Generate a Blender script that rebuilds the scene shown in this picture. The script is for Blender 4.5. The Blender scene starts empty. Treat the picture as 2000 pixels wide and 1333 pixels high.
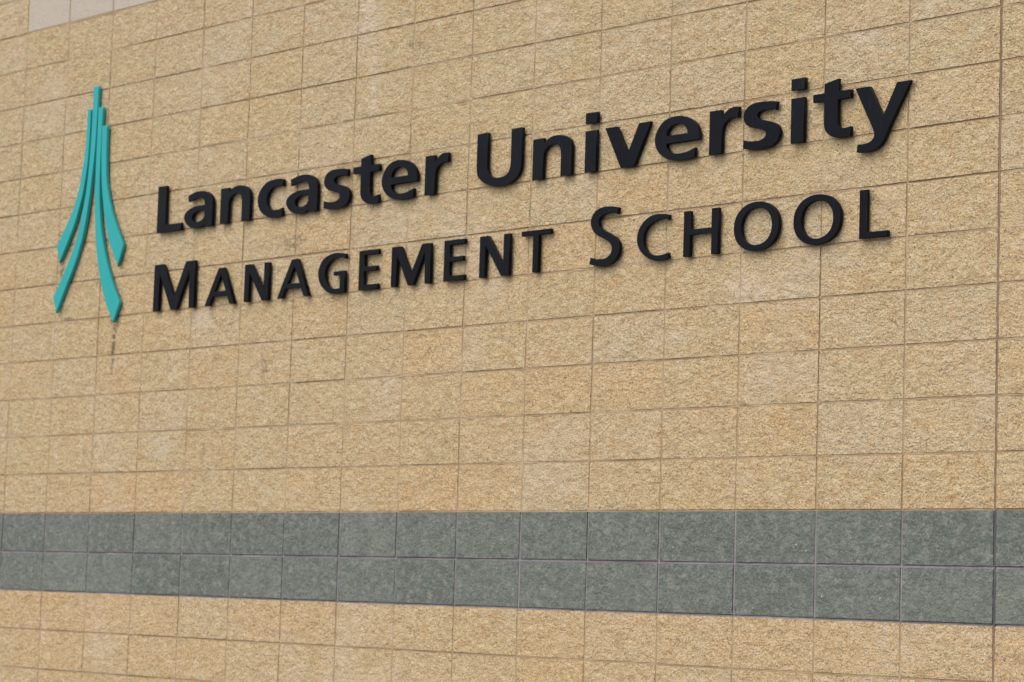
import bpy, bmesh, math, random, re
from mathutils import Matrix, Vector, noise

S = bpy.context.scene
COL = S.collection

# ------------------------------------------------------------------ camera
Z0 = 2.0                                   # height of the grey band's top edge above the pavement
CAM = (6.122813, -8.358191, -0.402405 + Z0)
ROT = [[0.68537408, 0.72751183, 0.03144704],     # right
       [-0.05062112, 0.09068085, -0.99459262],   # down
       [-0.72642954, 0.68007612, 0.09897777]]    # forward
LENS = 90.4631
cd = bpy.data.cameras.new("camera")
cam = bpy.data.objects.new("camera", cd)
COL.objects.link(cam)
r, d, f = (Vector(v) for v in ROT)
m = Matrix((r, -d, -f)).transposed().to_4x4()
m.translation = Vector(CAM)
cam.matrix_world = m
cd.sensor_fit = 'HORIZONTAL'
cd.sensor_width = 36.0
cd.lens = LENS
cd.clip_end = 2000
cd.dof.use_dof = True
cd.dof.focus_distance = 10.4
cd.dof.aperture_fstop = 4.5
S.camera = cam

# ------------------------------------------------------------------ sky, sun, exposure
SUN_EL, SUN_AZ = math.radians(52), math.radians(182)     # azimuth from +y (the wall faces -y), clockwise
w = bpy.data.worlds.new("World")
S.world = w
w.use_nodes = True
nt = w.node_tree
sky = nt.nodes.new("ShaderNodeTexSky")
sky.sky_type = 'NISHITA'
sky.sun_disc = False
sky.sun_elevation = SUN_EL
sky.sun_rotation = SUN_AZ
sky.air_density = 1.0
sky.dust_density = 4.0
sky.ozone_density = 0.6
nt.nodes["Background"].inputs[1].default_value = 0.14
nt.links.new(sky.outputs[0], nt.nodes["Background"].inputs[0])
sd = bpy.data.lights.new("sun", 'SUN')
sd.energy = 0.5
sd.angle = math.radians(110)
sd.color = (1.0, 0.95, 0.88)
sun = bpy.data.objects.new("sun", sd)
COL.objects.link(sun)
dirv = Vector((math.sin(SUN_AZ) * math.cos(SUN_EL), math.cos(SUN_AZ) * math.cos(SUN_EL), math.sin(SUN_EL)))
sun.rotation_euler = dirv.to_track_quat('Z', 'Y').to_euler()
sun.location = (0, -6, 12)
vs = S.view_settings
vs.view_transform = 'Standard'
vs.look = 'None'
vs.exposure = 0.60
vs.gamma = 1.0

# ------------------------------------------------------------------ helpers
def tag(o, label=None, cat=None, group=None, kind=None):
    for k, v in (("label", label), ("category", cat), ("group", group), ("kind", kind)):
        if v:
            o[k] = v
    return o

def link(name, mesh, mat=None, parent=None, loc=(0, 0, 0)):
    o = bpy.data.objects.new(name, mesh)
    COL.objects.link(o)
    o.location = loc
    if mat:
        mesh.materials.clear()
        mesh.materials.append(mat)
    if parent:
        o.parent = parent
    return o

def box_mesh(name, x0, x1, y0, y1, z0, z1, bevel=0.0):
    bm = bmesh.new()
    bmesh.ops.create_cube(bm, size=1)
    for v in bm.verts:
        v.co = Vector((x0 if v.co.x < 0 else x1, y0 if v.co.y < 0 else y1, z0 if v.co.z < 0 else z1))
    if bevel:
        bmesh.ops.bevel(bm, geom=bm.edges[:], offset=bevel, segments=2, affect='EDGES')
    me = bpy.data.meshes.new(name)
    bm.to_mesh(me)
    bm.free()
    return me

class N:
    """small node-graph helper"""
    def __init__(s, name):
        s.m = bpy.data.materials.new(name)
        s.m.use_nodes = True
        s.t = s.m.node_tree
        s.b = s.t.nodes["Principled BSDF"]
        s.pos = s.new("ShaderNodeNewGeometry").outputs["Position"]
    def new(s, typ, **kw):
        n = s.t.nodes.new(typ)
        for k, v in kw.items():
            setattr(n, k, v)
        return n
    def put(s, sock, v):
        if isinstance(v, bpy.types.NodeSocket):
            s.t.links.new(v, sock)
        else:
            sock.default_value = v
    def noise(s, scale, detail=3, rough=0.55, vec=None, dist=0.0):
        n = s.new("ShaderNodeTexNoise")
        s.put(n.inputs["Vector"], vec or s.pos)
        n.inputs["Scale"].default_value = scale
        n.inputs["Detail"].default_value = detail
        n.inputs["Roughness"].default_value = rough
        n.inputs["Distortion"].default_value = dist
        return n.outputs["Fac"]
    def vor(s, scale, feature='F1', out="Distance", vec=None):
        n = s.new("ShaderNodeTexVoronoi", feature=feature)
        s.put(n.inputs["Vector"], vec or s.pos)
        n.inputs["Scale"].default_value = scale
        return n.outputs[out]
    def math(s, op, a, b=0.0, c=0.0, clamp=False):
        n = s.new("ShaderNodeMath", operation=op, use_clamp=clamp)
        for k, v in enumerate((a, b, c)):
            s.put(n.inputs[k], v)
        return n.outputs[0]
    def rng(s, v, a, b, c=0.0, d=1.0, smooth=False):
        n = s.new("ShaderNodeMapRange", clamp=True)
        if smooth:
            n.interpolation_type = 'SMOOTHSTEP'
        s.put(n.inputs[0], v)
        for k, x in enumerate((a, b, c, d)):
            n.inputs[k + 1].default_value = x
        return n.outputs[0]
    def mix(s, fac, a, b, blend='MIX'):
        n = s.new("ShaderNodeMix", data_type='RGBA', blend_type=blend)
        s.put(n.inputs[0], fac)
        for k, v in ((6, a), (7, b)):
            s.put(n.inputs[k], (*v, 1) if isinstance(v, tuple) and len(v) == 3 else v)
        return n.outputs[2]
    def scale(s, k, off=(0, 0, 0)):
        n = s.new("ShaderNodeMapping")
        s.put(n.inputs[0], s.pos)
        n.inputs["Location"].default_value = off
        n.inputs["Scale"].default_value = k
        return n.outputs[0]
    def blob(s, cx, cz, rx, rz):
        """soft elliptical mask on the wall face at (cx, cz), 1 in the middle"""
        v = s.scale((1 / rx, 0, 1 / rz), (-cx / rx, 0, -cz / rz))
        n = s.new("ShaderNodeVectorMath", operation='LENGTH')
        s.put(n.inputs[0], v)
        return s.rng(n.outputs["Value"], 0.15, 1.0, 1.0, 0.0, True)
    def bump(s, h, dist, strength=1.0, prev=None):
        n = s.new("ShaderNodeBump")
        n.inputs["Distance"].default_value = dist
        n.inputs["Strength"].default_value = strength
        s.put(n.inputs["Height"], h)
        if prev:
            s.put(n.inputs["Normal"], prev)
        return n.outputs[0]
    def done(s, col, rough=0.9, normal=None, spec=0.3):
        s.put(s.b.inputs["Base Color"], (*col, 1) if isinstance(col, tuple) else col)
        s.put(s.b.inputs["Roughness"], rough)
        s.b.inputs["Specular IOR Level"].default_value = spec
        if normal:
            s.put(s.b.inputs["Normal"], normal)
        return s.m

# weathering marks on the wall: (x, z above band top, half width, half height)
DRIP = [(-6.135, 0.98, .034, .24), (-6.14, 1.10, .07, .06), (-6.70, 1.455, .05, .10), (-6.62, 1.135, .09, .02)]
DARK = [(-4.72, .79, .05, .10), (-5.24, .33, .035, .08),
        (-4.50, 1.42, .16, .06), (-3.58, 2.36, .10, .05), (-4.1, 1.78, .10, .04)]
PALE = [(-5.30, 1.07, .13, .10), (-6.68, .37, .03, .16), (-6.42, .36, .03, .14), (-3.95, 2.56, .17, .34),
        (-6.12, .86, .025, .12), (-6.02, .86, .025, .12), (-5.62, .36, .14, .10), (-6.75, 1.05, .05, .10),
        (-.68, 2.0, .12, .05), (-1.98, 1.62, .06, .05), (-3.9, 2.2, .06, .3), (-1.30, .96, .2, .1),
        (-6.72, -.68, .05, .12), (-1.72, .78, .1, .05)]

def block_material(name, rand):
    n = N(name)
    if rand == 'object':
        a = n.new("ShaderNodeAttribute", attribute_type='OBJECT', attribute_name='tint').outputs["Fac"]
        b = n.new("ShaderNodeAttribute", attribute_type='OBJECT', attribute_name='warm').outputs["Fac"]
    else:
        a = n.new("ShaderNodeNewGeometry").outputs["Random Per Island"]
        b = n.math('FRACT', n.math('MULTIPLY', a, 7.31))
    # large patches, per-block tone
    patch = n.noise(6.0, 3, 0.6)
    warm = n.math('ADD', n.math('MULTIPLY', b, 0.58), n.math('MULTIPLY', n.rng(patch, .36, .64), 0.35), clamp=True)
    c = n.mix(warm, (0.474, 0.394, 0.228), (0.538, 0.370, 0.184))
    c = n.mix(n.rng(a, .25, 1, 0.0, 0.40), c, (0.50, 0.432, 0.305))
    c = n.mix(n.rng(n.noise(13, 4, .68), .49, .66, 0, .62), c, (0.47, 0.300, 0.135))
    # mineral grain: coarse flakes and fine grains
    g0 = n.noise(22, 4, 0.68, vec=n.scale((1, 1, 1.35)))
    c = n.mix(n.rng(g0, .50, .70, 0, .55), c, (0.58, 0.505, 0.37))
    c = n.mix(n.rng(g0, .44, .30, 0, .60), c, (0.335, 0.245, 0.135))
    gb = n.noise(11, 4, 0.66, vec=n.scale((1, 1, 1.5), (3, 0, 7)))
    c = n.mix(n.rng(gb, .48, .34, 0, .42), c, (0.355, 0.275, 0.155))
    c = n.mix(n.rng(gb, .54, .70, 0, .45), c, (0.60, 0.51, 0.355))
    g1 = n.noise(52, 3, 0.68)
    c = n.mix(n.rng(g1, .47, .70, 0, .50), c, (0.34, 0.245, 0.125))
    g2 = n.noise(135, 2, 0.7)
    c = n.mix(n.rng(g2, .53, .68, 0, .62), c, (0.68, 0.575, 0.40))
    c = n.mix(n.rng(g2, .44, .31, 0, .66), c, (0.190, 0.135, 0.075))
    # isolated dark stones and pale flecks
    v = n.vor(34)
    vc = n.vor(34, out="Color")
    pick = n.rng(vc, .62, .64)
    c = n.mix(n.math('MULTIPLY', n.rng(v, .07, .15, 1, 0), n.math('MULTIPLY', pick, .8)), c, (0.075, 0.055, 0.038))
    v2 = n.vor(60)
    vc2 = n.vor(60, out="Color")
    c = n.mix(n.math('MULTIPLY', n.rng(v2, .12, .22, 1, 0), n.math('MULTIPLY', n.rng(vc2, .74, .76), .6)), c, (0.68, 0.60, 0.46))
    v3 = n.vor(88)
    vc3 = n.vor(88, out="Color")
    c = n.mix(n.math('MULTIPLY', n.rng(v3, .16, .34, 1, 0), n.math('MULTIPLY', n.rng(vc3, .56, .60), .6)), c, (0.15, 0.105, 0.06))
    # streaks, lime bloom and soot that sit on the wall
    brk = n.rng(n.noise(26, 4, 0.7), .40, .58)
    zs = n.noise(3.0, 4, 0.6, vec=n.scale((4, 4, .5)))
    c = n.mix(n.rng(zs, .55, .72, 0, .34), c, (0.36, 0.28, 0.165))
    c = n.mix(n.math('MULTIPLY', n.rng(n.noise(1.4, 4, .7), .52, .68, 0, .55), brk), c, (0.55, 0.485, 0.385))
    for grp, colr, amt in ((PALE, (0.60, 0.53, 0.45), .55), (DARK, (0.15, 0.115, 0.075), .62), (DRIP, (0.06, 0.052, 0.04), .85)):
        acc = None
        for (x, z, rx, rz) in grp:
            bl = n.blob(x, z + Z0, rx, rz)
            acc = bl if acc is None else n.math('MAXIMUM', acc, bl)
        c = n.mix(n.math('MULTIPLY', n.math('MULTIPLY', acc, brk), amt), c, colr)
    h = n.math('ADD', n.math('MULTIPLY', n.noise(19, 3, 0.68, vec=n.scale((1, 1, 1.3))), 2.0), n.math('MULTIPLY', n.noise(125, 2, 0.7), 0.62))
    nm = n.bump(h, 0.0125, 0.95)
    return n.done(c, 0.93, nm, 0.15)

def grey_material(name, rand):
    n = N(name)
    if rand == 'object':
        a = n.new("ShaderNodeAttribute", attribute_type='OBJECT', attribute_name='tint').outputs["Fac"]
    else:
        a = n.new("ShaderNodeNewGeometry").outputs["Random Per Island"]
    c = n.mix(a, (0.110, 0.138, 0.118), (0.168, 0.193, 0.165))
    c = n.mix(n.rng(n.noise(10, 4, .68), .40, .64, 0, .65), c, (0.088, 0.103, 0.090))
    c = n.mix(n.rng(n.noise(20, 4, .70), .47, .64, 0, .75), c, (0.235, 0.252, 0.220))
    c = n.mix(n.rng(n.noise(60, 3, .68), .48, .70, 0, .6), c, (0.082, 0.092, 0.085))
    c = n.mix(n.rng(n.noise(140, 2, .68), .53, .68, 0, .6), c, (0.27, 0.285, 0.262))
    v = n.vor(42)
    vc = n.vor(42, out="Color")
    c = n.mix(n.math('MULTIPLY', n.rng(v, .09, .15, 1, 0), n.rng(vc, .90, .91)), c, (0.52, 0.53, 0.49))
    h = n.math('ADD', n.noise(24, 2, 0.6), n.math('MULTIPLY', n.noise(90, 3, 0.68), 0.45))
    return n.done(c, 0.85, n.bump(h, 0.018, 0.95), 0.25)

def mortar_material(name, pale, dark, amt):
    n = N(name)
    c = n.mix(n.rng(n.noise(2.2, 3, .6), .36, .62), pale, dark)
    c = n.mix(n.rng(n.noise(16, 4, .7), .42, .62, 0, .6), c, dark)
    c = n.mix(n.rng(n.noise(120, 2, .6), .5, .7, 0, amt), c, pale)
    c = n.mix(n.rng(n.noise(7, 4, .72), .62, .74, 0, .7), c, tuple(q * .38 for q in dark))
    return n.done(c, 0.95, n.bump(n.noise(130, 2, .6), 0.004, .7), 0.1)

MAT = {}
MAT['block'] = block_material("buff_split_face", 'object')
MAT['block_far'] = block_material("buff_split_face_margin", 'island')
MAT['grey'] = grey_material("grey_split_face", 'object')
MAT['grey_far'] = grey_material("grey_split_face_margin", 'island')
MAT['mortar'] = mortar_material("sandy_mortar", (0.47, 0.385, 0.268), (0.335, 0.237, 0.133), .35)
MAT['mortar_grey'] = mortar_material("mauve_mortar", (0.34, 0.315, 0.338), (0.20, 0.185, 0.20), .5)
MAT['sealant'] = mortar_material("brown_sealant", (0.29, 0.205, 0.145), (0.20, 0.14, 0.10), .3)
MAT['sealant_grey'] = mortar_material("grey_sealant", (0.12, 0.115, 0.12), (0.09, 0.088, 0.09), .3)

n = N("smooth_concrete")
c = n.mix(n.noise(8, 3, .6), (0.40, 0.355, 0.295), (0.49, 0.44, 0.37))
c = n.mix(n.rng(n.noise(110, 3, .65), .54, .66, 0, .75), c, (0.27, 0.235, 0.195))
MAT['smooth'] = n.done(c, 0.9, n.bump(n.noise(140, 3, .6), 0.003, .6), 0.2)

n = N("navy_black_paint")
sm = n.noise(14, 4, .65)
c = n.mix(n.rng(sm, .45, .70, 0, .5), (0.0016, 0.0019, 0.0030), (0.0045, 0.0050, 0.0074))
c = n.mix(n.rng(n.noise(60, 4, .7, vec=n.scale((1, 1, .12))), .60, .76, 0, .35), c, (0.045, 0.048, 0.06))
MAT['letter'] = n.done(c, n.math('ADD', n.rng(n.noise(11, 3, .6), .3, .7, .16, .34), n.math('MULTIPLY', n.new("ShaderNodeObjectInfo").outputs["Random"], .22)), n.bump(n.noise(4, 2, .5), 0.006, .35), 0.14)
n.b.inputs["Specular Tint"].default_value = (0.78, 0.86, 1.0, 1)

n = N("turquoise_paint")
c = n.mix(n.noise(5, 3, .6), (0.003, 0.292, 0.300), (0.008, 0.352, 0.350))
c = n.mix(n.rng(n.noise(40, 4, .7, vec=n.scale((1, 1, .1))), .58, .78, 0, .35), c, (0.03, 0.22, 0.23))
MAT['teal'] = n.done(c, n.rng(n.noise(9, 3, .6), .3, .7, .30, .48), None, 0.45)

n = N("steel_stud")
n.b.inputs["Metallic"].default_value = 0.8
MAT['stud'] = n.done((0.12, 0.12, 0.125), 0.5)

n = N("asphalt")
c = n.mix(n.noise(1.3, 4, .6), (0.045, 0.045, 0.047), (0.075, 0.073, 0.07))
c = n.mix(n.rng(n.noise(160, 2, .6), .55, .7, 0, .6), c, (0.14, 0.135, 0.13))
MAT['asphalt'] = n.done(c, 0.9, n.bump(n.noise(160, 2, .6), 0.006, .7), 0.3)

n = N("paving")
c = n.mix(n.noise(3, 4, .6), (0.30, 0.285, 0.265), (0.40, 0.38, 0.35))
MAT['paving'] = n.done(c, 0.9, n.bump(n.noise(120, 2, .6), 0.004, .6), 0.3)

# ------------------------------------------------------------------ ground
g = link("ground", box_mesh("ground", -400, 400, -400, 400, -0.9, -0.12), MAT['asphalt'])
tag(g, kind="structure")
pv = link("pavement", box_mesh("pavement", -30, 30, -14, 0.34, -0.12 + 0.004, 0.0, 0.01), MAT['paving'])
tag(pv, kind="structure")

# ------------------------------------------------------------------ the block wall
W, H, J = 0.45, 0.225, 0.0095
DX = [.0176, .0057, .0005, -.0026, -.0036, -.0052, -.0033, -.0037, .004, .0057, .0037, -.0007, .005, -.0006, .0029, -.0013, -.0066, 0]
DZ = [-.0042, -.0029, -.003, -.0023, .0017, .0052, .0044, .0025, .003, .0006, .0017, .0008, .0032, -.0002, -.0049, -.0037, -.0011, -.0009]
def jx(i):                                 # x of the upright joint i (0 = movement joint, counted away from the camera)
    return -i * W + (DX[i] if 0 <= i < len(DX) else (0.0176 if i < 0 else 0.0))
def jz(j):                                 # z of the bed joint j (0 = top of the grey band)
    return Z0 + j * H + (DZ[j + 4] if 0 <= j + 4 < len(DZ) else 0.0)
I0, I1, J0, J1 = -4, 23, -8, 17
XL, XR, ZT = jx(I1), jx(I0), jz(J1)

rnd = random.Random(7)
def split_face_block(seed, nx=22, nz=11, amp=1.0):
    """unit block W-J by H-J, split face towards -y, edges dressed back and slightly ragged"""
    bw, bh = W - J, H - J
    o = Vector((seed * 17.3, seed * 5.1, seed * 2.7))
    verts, faces = [], []
    for b in range(nz + 1):
        for a in range(nx + 1):
            u, v = a / nx, b / nz
            x, z = (u - .5) * bw, (v - .5) * bh
            e = min(min(u, 1 - u) * bw, min(v, 1 - v) * bh)
            p = Vector((x, 0, z)) + o
            big = noise.noise(p * 7) * .55 + noise.noise(p * 16) * .45 + noise.noise(p * 38) * .30
            rise = 0.62 + 0.38 * min(1.0, e / 0.03)
            y = -(0.0028 + rise * 0.0064 * amp * big) - 0.0010 * noise.noise(p * 70) + (0.0003 if e < 1e-6 else 0)
            if e < 1e-6:
                x += 0.0016 * noise.noise(p * 45 + Vector((9, 0, 0)))
                z += 0.0016 * noise.noise(p * 45 + Vector((0, 9, 0)))
            verts.append((x, y, z))
    F = lambda a, b: b * (nx + 1) + a
    for b in range(nz):
        for a in range(nx):
            faces.append((F(a, b), F(a + 1, b), F(a + 1, b + 1), F(a, b + 1)))
    ring = [F(a, 0) for a in range(nx)] + [F(nx, b) for b in range(nz)] + [F(a, nz) for a in range(nx, 0, -1)] + [F(0, b) for b in range(nz, 0, -1)]
    k = len(verts)
    L = len(ring)
    verts += [verts[q] for q in ring] + [(verts[q][0], 0.09, verts[q][2]) for q in ring]
    for q in range(L):
        p = (q + 1) % L
        faces.append((k + q, k + L + q, k + L + p, k + p))
    faces.append(tuple(k + L + q for q in range(L - 1, -1, -1)))
    return verts, faces

def mesh_from(name, vf, mat, smooth=True):
    me = bpy.data.meshes.new(name)
    me.from_pydata(vf[0], [], vf[1])
    me.materials.append(mat)
    if smooth:
        nf = 22 * 11
        for i, p in enumerate(me.polygons):
            p.use_smooth = i < nf
    me.update()
    return me

VAR = [split_face_block(s) for s in range(14)]
GVAR = [split_face_block(s + 40, amp=.8) for s in range(6)]
ME = [mesh_from("block", v, MAT['block']) for v in VAR]
MG = [mesh_from("grey_block", v, MAT['grey']) for v in GVAR]
SM = box_mesh("smooth_block", -(W - J) / 2, (W - J) / 2, -0.0035, 0.09, -(H - J) / 2, (H - J) / 2, 0.0025)
SM.materials.append(MAT['smooth'])

wall = bpy.data.objects.new("block_wall", None)
COL.objects.link(wall)
tag(wall, "tall wall of buff split-face blocks with a grey band two courses deep", "wall")

cR, cD, cF = (Vector(v) for v in ROT)
def in_view(x0, x1, z0, z1):
    uv = []
    for x in (x0, x1):
        for z in (z0, z1):
            q = Vector((x, 0, z)) - Vector(CAM)
            uv.append((q.dot(cR) / q.dot(cF) * LENS / 36, q.dot(cD) / q.dot(cF) * LENS / 36))
    us, vs_ = [a for a, b in uv], [b for a, b in uv]
    return max(us) > -.5 and min(us) < .5 and max(vs_) > -.3333 and min(vs_) < .3333

MJ = 0.0060                                 # half width of the movement joint
def span(i):
    return jx(i + 1) + (MJ if i + 1 == 0 else J / 2), jx(i) - (MJ if i == 0 else J / 2)

far = {'block': ([], []), 'grey': ([], [])}
for j in range(J0 - 1, J1):
    for i in range(I0, I1):
        x0, x1 = span(i)
        z0, z1 = jz(j) + J / 2, jz(j + 1) - J / 2
        if j == J0 - 1:
            z0 = 0.004
        grey = j in (-1, -2)
        if grey:
            z0, z1, x0, x1 = z0 + .0018, z1 - (.0018 if j == -2 else 0), x0 + .001, x1 - .001
        smooth = j == 13 and 13 <= i <= 15 or j == 13 and i == 12
        cx, cz = (x0 + x1) / 2, (z0 + z1) / 2
        sx, sz = (x1 - x0) / (W - J), (z1 - z0) / (H - J)
        if in_view(x0, x1, z0, z1):
            if smooth:
                o = link("smooth_block", SM, None, wall, (cx, 0, cz))
            else:
                o = link("grey_block" if grey else "block", rnd.choice(MG if grey else ME), None, wall, (cx, rnd.uniform(-.0012, .0012), cz))
                o["tint"] = rnd.random()
                lower = 0.30 if j < -2 else (0.06 if j < 4 else (-.05 if j < 8 else -.30))
                o["warm"] = max(0.0, min(1.0, rnd.random() ** 1.3 * .85 + lower + (0.1 if i > 12 and j < 10 else 0)))
            o.scale = (sx, 1, sz)
        else:
            key = 'grey' if grey else 'block'
            v, fc = rnd.choice(GVAR if grey else VAR)
            V, FF = far[key]
            k = len(V)
            V.extend((p[0] * sx + cx, p[1], p[2] * sz + cz) for p in v)
            FF.extend(tuple(q + k for q in t) for t in fc)
for key, nm in (('block', "outer_blocks"), ('grey', "outer_grey_blocks")):
    o = link(nm, mesh_from(nm, far[key], MAT[key + '_far'], False), None, wall)
    tag(o, kind="stuff")

zb, zt = jz(-2) - J / 2, jz(0) - J / 2 + 0.001
link("backing", box_mesh("backing", XL - .004, XR + .004, 0.012, 0.30, 0.001, ZT), MAT['mortar'], wall)

def joint_strip(name, along, fixed, lo, hi, depth, mat, half=J / 2 + .0025, struck=0.0):
    """ribbon of pointing mortar; its face wavers in depth, its arrises are buried in the blocks"""
    st = 0.075
    k = max(2, int((hi - lo) / st))
    V, Fc = [], []
    for q in range(k + 1):
        t = lo + (hi - lo) * q / k
        p = Vector((t * 1.3, fixed * 3.7, 5.0))
        y = depth + 0.0026 * noise.noise(p) + 0.0012 * noise.noise(p * 4)
        for sgn, yy in ((-1, .03), (-1, y), (0, y + struck * .35), (1, y + struck), (1, .03)):
            c_ = fixed + sgn * half
            V.append((t, yy, c_) if along == 'x' else (c_, yy, t))
    for q in range(k):
        for m_ in range(4):
            a_ = q * 5 + m_
            fq = (a_, a_ + 5, a_ + 6, a_ + 1)
            Fc.append(fq if along == 'x' else fq[::-1])
    me = bpy.data.meshes.new(name)
    me.from_pydata(V, [], Fc)
    for p in me.polygons:
        p.use_smooth = True
    return link(name, me, mat, wall)

for j in range(J0, J1):
    gr = j in (-1, -2)
    joint_strip("bed_joint", 'x', jz(j), XL, XR, .0018 if gr else rnd.uniform(-.0012, .0012), MAT['mortar_grey' if gr else 'mortar'], half=J / 2 + (.0045 if gr else .0025), struck=.0065 if gr else rnd.uniform(.0006, .0026))
for i in range(I0 + 1, I1):
    if i == 0:
        continue
    for (lo, hi, mt, dp) in ((0.01, zb - .002, 'mortar', rnd.uniform(-.0018, .0006)), (zb + .008, zt - .002, 'mortar_grey', rnd.uniform(.0002, .0024)), (zt + .009, ZT, 'mortar', rnd.uniform(-.0018, .0006))):
        joint_strip("head_joint", 'z', jx(i), lo, hi, dp + .0003, MAT[mt])
x = jx(0)
for (a, b, mt) in ((0.002, zb, 'sealant'), (zb + .0005, zt - .0005, 'sealant_grey'), (zt, ZT - .001, 'sealant')):
    link("movement_joint", box_mesh("movement_joint", x - MJ + .0008, x + MJ - .0008, -0.0010, 0.05, a, b, 0.001), MAT[mt], wall)

# ------------------------------------------------------------------ raised letters
FRONT, DEPTH = -0.033, 0.020                # face plane and thickness of the letters (metres from the wall plane)

def outline(s, n=5):
    """'c' = corner, 's' = point on a smooth run; smooth runs are Catmull-Rom splines"""
    P = [(q[0], Vector((float(q[1]), float(q[2])))) for q in re.findall(r'([cs])(-?[\d.]+),(-?[\d.]+)', s)]
    L = len(P)
    out = []
    for k in range(L):
        t1, p1 = P[k]
        t2, p2 = P[(k + 1) % L]
        out.append(p1)
        if t1 == 'c' and t2 == 'c':
            continue
        p0 = P[k - 1][1] if t1 == 's' else p1 * 2 - p2
        p3 = P[(k + 2) % L][1] if t2 == 's' else p2 * 2 - p1
        if t1 == 'c':
            p0 = p1 + (p1 - p2) * .5
        if t2 == 'c':
            p3 = p2 + (p2 - p1) * .5
        for q in range(1, n):
            t = q / n
            out.append(.5 * ((2 * p1) + (p2 - p0) * t + (2 * p0 - 5 * p1 + 4 * p2 - p3) * t * t + (3 * p1 - p0 - 3 * p2 + p3) * t ** 3))
    return out

def ellipse(cx, cz, rx, rz, n=72, p=2.15):
    o = []
    for k in range(n):
        a = 2 * math.pi * k / n
        c_, s_ = math.cos(a), math.sin(a)
        o.append(Vector((cx + rx * abs(c_) ** (2 / p) * (1 if c_ >= 0 else -1), cz + rz * abs(s_) ** (2 / p) * (1 if s_ >= 0 else -1))))
    return o

DEPS = None
def solid(name, loops, depth=DEPTH, bevel=0.0016, mm=0.001):
    """extruded plate with the given outlines (mm, x right, z up), face towards -y, back face at y = 0"""
    cu = bpy.data.curves.new(name, 'CURVE')
    cu.dimensions = '2D'
    cu.fill_mode = 'BOTH'
    cu.extrude = depth / 2 - bevel
    cu.bevel_depth = bevel
    cu.bevel_resolution = 1
    cu.offset = -bevel
    for lp in loops:
        sp = cu.splines.new('POLY')
        sp.points.add(len(lp) - 1)
        for q, p in zip(sp.points, lp):
            q.co = (p.x * mm, p.y * mm, 0, 1)
        sp.use_cyclic_u = True
    tmp = bpy.data.objects.new(name, cu)
    COL.objects.link(tmp)
    dg = bpy.context.evaluated_depsgraph_get()
    me = bpy.data.meshes.new_from_object(tmp.evaluated_get(dg))
    bpy.data.objects.remove(tmp)
    bpy.data.curves.remove(cu)
    me.name = name
    me.transform(Matrix.Translation((0, -depth / 2, 0)) @ Matrix.Rotation(math.pi / 2, 4, 'X'))
    bm = bmesh.new()
    bm.from_mesh(me)
    bmesh.ops.remove_doubles(bm, verts=bm.verts[:], dist=0.00005)
    bmesh.ops.recalc_face_normals(bm, faces=bm.faces[:])
    bm.to_mesh(me)
    bm.free()
    return me

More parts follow.
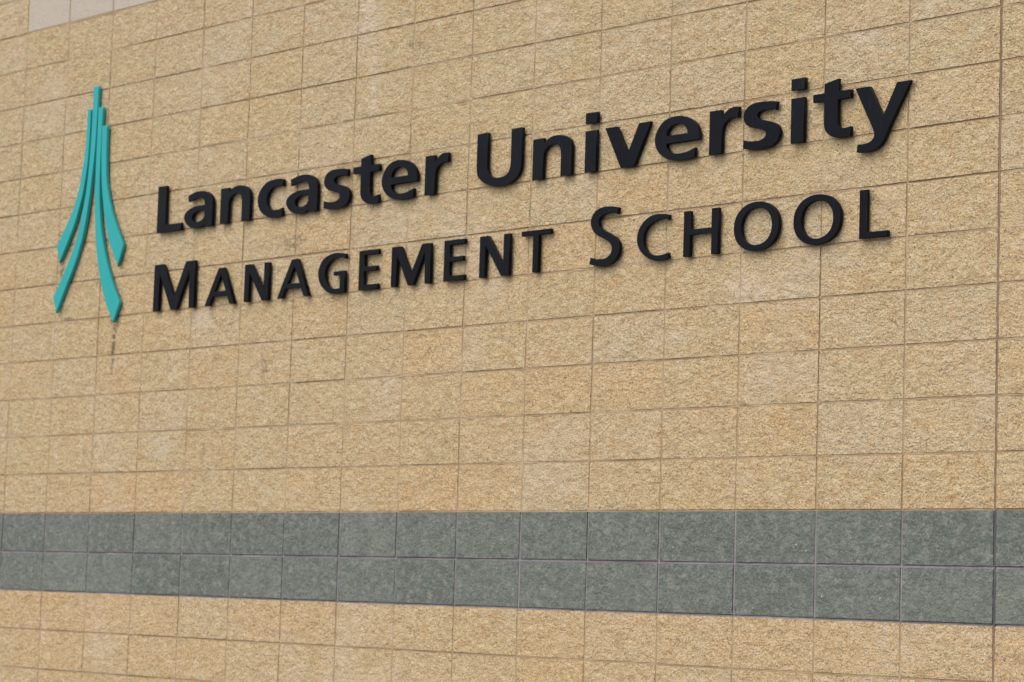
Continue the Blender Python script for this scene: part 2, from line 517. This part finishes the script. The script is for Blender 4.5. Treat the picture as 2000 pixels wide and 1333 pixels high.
GLYPH = {
 'L1': ["c0,0 c0,264 c78,264 c78,42 c232,42 c232,0"],
 'a': ["c34,186 s89,200 s132,203 s170,201 s205,192 s235,176 s254,154 s262,125 c262,0 c193,0 c191,14 s159,-1 s113,-4 s69,4 s29,24 s7,47 s0,66 s7,86 s32,104 s70,116 s116,122 c189,122 s186,139 s175,156 s151,164 s126,166 s83,162 c35,152",
       "c188,93 s148,95 s114,90 s85,78 s74,62 s80,46 s97,36 s123,33 s152,36 s177,48 c187,65"],
 'n': ["c0,196 c72,196 c73,170 s97,186 s121,196 s150,200 s181,199 s216,191 s246,174 s260,152 s265,126 c265,0 c192,0 c192,108 s184,139 s167,153 s144,159 s116,155 s93,143 s79,125 s74,101 c73,70 c73,0 c0,0"],
 'c': ["c216,197 c215,158 s182,163 s150,162 s121,155 s100,141 s85,122 s79,98 s84,73 s99,54 s122,41 s150,36 s182,37 c214,44 c216,0 s181,-4 s145,-5 s101,2 s56,20 s22,47 s4,78 s0,105 s8,136 s30,165 s64,188 s108,200 s155,203 s190,201"],
 's': ["c193,196 c189,160 s163,165 s135,166 s107,164 s88,157 s81,147 s87,135 s101,127 s126,120 s154,113 s183,102 s202,87 s212,68 s212,49 s204,29 s185,11 s158,0 s126,-4 s91,-5 s48,-2 c2,7 c5,45 s32,38 s65,35 s93,35 s118,42 s131,53 s132,64 s124,74 s102,83 s74,91 s41,99 s19,112 s5,130 s0,150 s7,173 s28,192 s56,202 s92,205 s131,203 s162,201"],
 't': ["c61,238 c137,253 c137,198 c207,198 c207,162 c137,162 c137,72 s139,54 s147,43 s160,37 s177,36 c208,40 c208,0 s182,-4 s150,-4 s121,1 s92,14 s71,34 s62,58 c61,84 c61,163 c0,163 c0,198 c61,198"],
 'e': ["c275,79 c73,79 s75,67 s82,54 s98,40 s119,32 s144,29 s178,29 s211,34 c250,46 c249,4 s221,-2 s188,-5 s154,-5 s117,0 s80,10 s42,31 s16,57 s3,84 s0,108 s9,138 s31,168 s61,189 s98,199 s138,201 s174,196 s209,184 s240,165 s261,141 s272,115 s275,96",
       "c73,116 s79,136 s97,154 s121,163 s149,164 s173,157 s190,144 s199,129 c201,116"],
 'r': ["c0,197 c69,197 c70,154 s80,168 s94,183 s117,196 s141,201 c172,200 c170,151 s148,153 s124,151 s104,142 s87,128 s79,109 c76,84 c75,0 c0,0"],
 'U': ["c0,266 c76,266 c76,144 s77,99 s85,70 s104,49 s138,39 s178,38 s213,46 s234,66 s242,96 c243,141 c243,266 c318,266 c318,133 s318,91 s312,58 s292,29 s257,8 s217,-4 s170,-7 s127,-3 s86,8 s44,28 s13,54 s2,84 c0,134"],
 'i_stem': ["c0,0 c0,196 c74,196 c74,0"], 'i_dot': ["c-1,230 c-1,281 c76,281 c76,230"],
 'v': ["c0,196 c75,196 c149,62 c217,196 c291,196 c193,0 c106,0"],
 'y': ["c0,197 c77,197 c149,60 c221,197 c293,197 c183,10 s171,-14 s158,-38 s138,-60 s110,-75 s79,-82 s48,-81 c12,-77 c17,-44 s44,-45 s68,-43 s89,-36 s102,-23 s105,-8 s100,7 c93,22"],
 'M1': ["c0,262 c84,262 c193,70 c297,262 c380,262 c384,0 c337,0 c331,212 c221,0 c168,0 c53,206 c50,0 c0,0"],
 'M2': ["c0,202 c66,202 c150,56 c230,202 c294,202 c299,0 c258,0 c252,158 c170,0 c130,0 c44,154 c40,0 c0,0"],
 'A': ["c116,202 c165,202 c267,0 c224,0 c200,47 c68,47 c44,0 c0,0", "c140,164 c187,73 c81,73"],
 'N': ["c0,202 c57,202 c169,52 c169,202 c211,202 c211,0 c156,0 c41,156 c41,0 c0,0"],
 'G': ["c219,197 c220,172 s183,181 s153,182 s118,176 s85,158 s61,132 s55,103 s65,68 s87,39 s113,25 s143,21 c178,23 c177,90 c126,90 c126,112 c216,112 c218,-1 s184,-5 s145,-5 s99,1 s53,23 s18,55 s1,93 s1,128 s21,166 s57,192 s102,205 s146,208 s186,204"],
 'E': ["c0,203 c150,203 c150,178 c41,178 c41,119 c140,119 c140,95 c41,95 c41,26 c152,26 c152,0 c0,0"],
 'T': ["c0,202 c201,202 c201,178 c119,178 c119,0 c81,0 c81,178 c0,178"],
 'S': ["c180,262 c174,232 s150,238 s122,241 s94,239 s70,230 s55,215 s53,197 s62,181 s83,166 s112,153 s143,138 s172,119 s188,98 s193,75 s188,48 s172,25 s148,8 s114,-3 s80,-5 s41,1 c0,11 c6,42 s36,34 s68,31 s99,32 s123,41 s140,60 s142,79 s133,97 s110,114 s78,129 s46,143 s22,161 s7,183 s1,203 s7,231 s27,254 s58,269 s93,273 s128,271 s156,268"],
 'C': ["c197,200 c195,177 s161,184 s134,182 s101,174 s68,157 s47,132 s40,103 s44,73 s59,49 s79,33 s107,23 s133,20 s163,22 c196,29 c199,3 s174,-3 s144,-6 s114,-3 s77,9 s43,29 s16,56 s1,88 s0,118 s11,149 s34,177 s67,198 s103,208 s140,209 s170,206"],
 'H': ["c0,206 c40,206 c40,121 c167,121 c167,206 c208,206 c208,0 c168,0 c168,96 c40,96 c40,0 c0,0"],
 'L2': ["c0,206 c39,206 c39,26 c150,26 c150,0 c0,0"],
}
LOOPS = {k: [outline(s) for s in v] for k, v in GLYPH.items()}
LOOPS['O'] = [ellipse(130, 103, 130, 108), ellipse(131, 103, 88, 81.5)]
CACHE = {}
def plate(k):
    if k not in CACHE:
        CACHE[k] = solid("letter_plate", LOOPS[k])
    return CACHE[k]

bmS = bmesh.new()
bmesh.ops.create_cone(bmS, cap_ends=True, segments=10, radius1=.006, radius2=.006, depth=1.0)
bmesh.ops.rotate(bmS, verts=bmS.verts[:], matrix=Matrix.Rotation(math.pi / 2, 3, 'X'))
STUD = bpy.data.meshes.new("mounting_stud")
bmS.to_mesh(STUD)
bmS.free()
STUD.materials.append(MAT['stud'])
def stud(parent, x, z, gap):
    o = link("mounting_stud", STUD, None, parent, (x * .001, gap / 2 - .0005, z * .001))
    o.scale = (1, gap + .001, 1)

# glyph, x of its left edge (mm from the movement joint), two stud positions, what singles it out
UP, LO = "upper line of raised lettering", "lower line of raised lettering"
ROW1 = [
 ('L1', -5721, (39, 220), (39, 40), "bold black capital L beginning the " + UP),
 ('a', -5465, (225, 150), (225, 30), "bold black lowercase a between L and n in the " + UP),
 ('n', -5133, (36, 150), (228, 50), "bold black lowercase n between a and c in the " + UP),
 ('c', -4801, (45, 100), (150, 182), "bold black lowercase c between n and a in the " + UP),
 ('a', -4554, (225, 150), (225, 30), "bold black lowercase a between c and s in the " + UP),
 ('s', -4241, (110, 185), (110, 15), "bold black lowercase s between a and t in the " + UP),
 ('t', -4005, (100, 210), (100, 60), "bold black lowercase t between s and e in the " + UP),
 ('e', -3776, (38, 100), (150, 182), "bold black lowercase e between t and r in the " + UP),
 ('r', -3443, (36, 150), (36, 40), "bold black lowercase r ending the first word of the " + UP),
 ('U', -3063, (38, 220), (280, 220), "bold black capital U beginning the second word of the " + UP),
 ('n', -2667, (36, 150), (228, 50), "bold black lowercase n between U and i in the " + UP),
 ('i', -2314, (37, 150), (37, 40), "bold black lowercase i with square dot between n and v"),
 ('v', -2185, (60, 150), (232, 150), "bold black lowercase v between i and e in the " + UP),
 ('e', -1866, (38, 100), (150, 182), "bold black lowercase e between v and r in the " + UP),
 ('r', -1532, (36, 150), (36, 40), "bold black lowercase r between e and s in the " + UP),
 ('s', -1332, (110, 185), (110, 15), "bold black lowercase s between r and i in the " + UP),
 ('i', -1058, (37, 150), (37, 40), "bold black lowercase i with square dot between s and t"),
 ('t', -935, (100, 210), (100, 60), "bold black lowercase t between i and y in the " + UP),
 ('y', -705, (60, 150), (232, 150), "bold black lowercase y ending the " + UP),
]
ROW2 = [
 ('M1', -5723, (25, 150), (360, 100), "tall black capital M beginning the " + LO),
 ('A', -5239, (40, 60), (230, 40), "black small capital A between tall M and N in the " + LO),
 ('N', -4888, (20, 120), (190, 100), "black small capital N between two letters A in the " + LO),
 ('A', -4600, (40, 60), (230, 40), "black small capital A between N and G in the " + LO),
 ('G', -4259, (28, 100), (198, 60), "black small capital G between A and E in the " + LO),
 ('E', -3930, (20, 160), (20, 50), "black small capital E between G and M in the " + LO),
 ('M2', -3676, (20, 120), (278, 100), "black small capital M between two letters E in the " + LO),
 ('E', -3279, (20, 160), (20, 50), "black small capital E between M and N in the " + LO),
 ('N', -3020, (20, 120), (190, 100), "black small capital N between E and T in the " + LO),
 ('T', -2728, (100, 150), (100, 40), "black small capital T ending the first word of the " + LO),
 ('S', -2264, (28, 200), (166, 70), "tall black capital S beginning the second word of the " + LO),
 ('C', -1961, (20, 100), (134, 196), "black small capital C between tall S and H in the " + LO),
 ('H', -1673, (20, 150), (188, 60), "black small capital H between C and O in the " + LO),
 ('O', -1373, (22, 103), (238, 103), "black round capital O beside H in the " + LO),
 ('O', -1032, (22, 103), (238, 103), "black round capital O beside the final L in the " + LO),
 ('L2', -671, (20, 150), (20, 60), "black small capital L ending the " + LO),
]
GAP = -FRONT - DEPTH
def letter(k, x, z, s1, s2, label, group):
    root = bpy.data.objects.new("sign_letter", None)
    COL.objects.link(root)
    root.location = (x * .001, -GAP, z * .001 + Z0)
    tag(root, label, "letter", group)
    if k == 'i':
        link("stem", plate('i_stem'), MAT['letter'], root)
        link("dot", plate('i_dot'), MAT['letter'], root)
        stud(root, 37, 255, GAP)
    else:
        link("letter_plate", plate(k), MAT['letter'], root)
    for s in (s1, s2):
        stud(root, s[0], s[1], GAP)
    return root

for k, x, s1, s2, lab in ROW1:
    letter(k, x, 1568 + (x + 5720) / 5100 * 8.5, s1, s2, lab, "raised letters of the upper line")
for k, x, s1, s2, lab in ROW2:
    base = 1126 + (x + 5720) / 5100 * 4.5
    letter(k, x, base, s1, s2, lab, "raised letters of the lower line")

# ------------------------------------------------------------------ turquoise emblem
STRIPS = [
 "c31,2361 s30,2238 s21,2102 s-4,1970 s-23,1894 s-58,1808 s-100,1737 s-154,1666 c-225,1572 c-192,1474 s-111,1594 s-48,1698 s-8,1790 s19,1863 s38,1945 s54,2035 s61,2143 s63,2234 c62,2360",
 "c81,2490 s82,2415 s82,2356 s81,2232 s76,2096 s64,1952 s48,1850 s20,1740 s-2,1655 s-56,1535 s-143,1399 c-238,1268 c-201,1175 s-117,1315 s-27,1458 s35,1596 s69,1722 s91,1842 s106,1952 s122,2091 s129,2227 s132,2363 c132,2490",
 "c142,2360 s142,2225 s142,2089 s143,1950 s148,1820 s163,1667 s188,1525 s230,1379 s300,1221 c393,1086 c445,1200 s386,1282 s326,1386 s262,1530 s222,1662 s198,1799 s187,1935 s184,2085 s184,2221 c186,2360",
 "c188,2246 s190,2175 s194,2084 s206,1939 s232,1800 s264,1687 s311,1567 s358,1490 c411,1408 c456,1529 s393,1621 s325,1734 s279,1846 s255,1940 s244,2060 s240,2146 c239,2246",
]
em = bpy.data.objects.new("emblem", None)
COL.objects.link(em)
em.location = (-6.5, -GAP, Z0 + 1.086)
tag(em, "turquoise emblem of four curved fins sweeping down to pointed feet", "emblem")
SPOT = [((45, 2300), (-90, 1680)), ((107, 2400), (-130, 1360)), ((164, 2300), (330, 1260)), ((214, 2180), (370, 1560))]
for s, sp in zip(STRIPS, SPOT):
    lp = [p - Vector((0, 1086)) for p in outline(s)]
    o = link("fin", solid("fin", [lp]), MAT['teal'], em)
    for (a, b) in sp:
        stud(o, a, b - 1086, GAP)
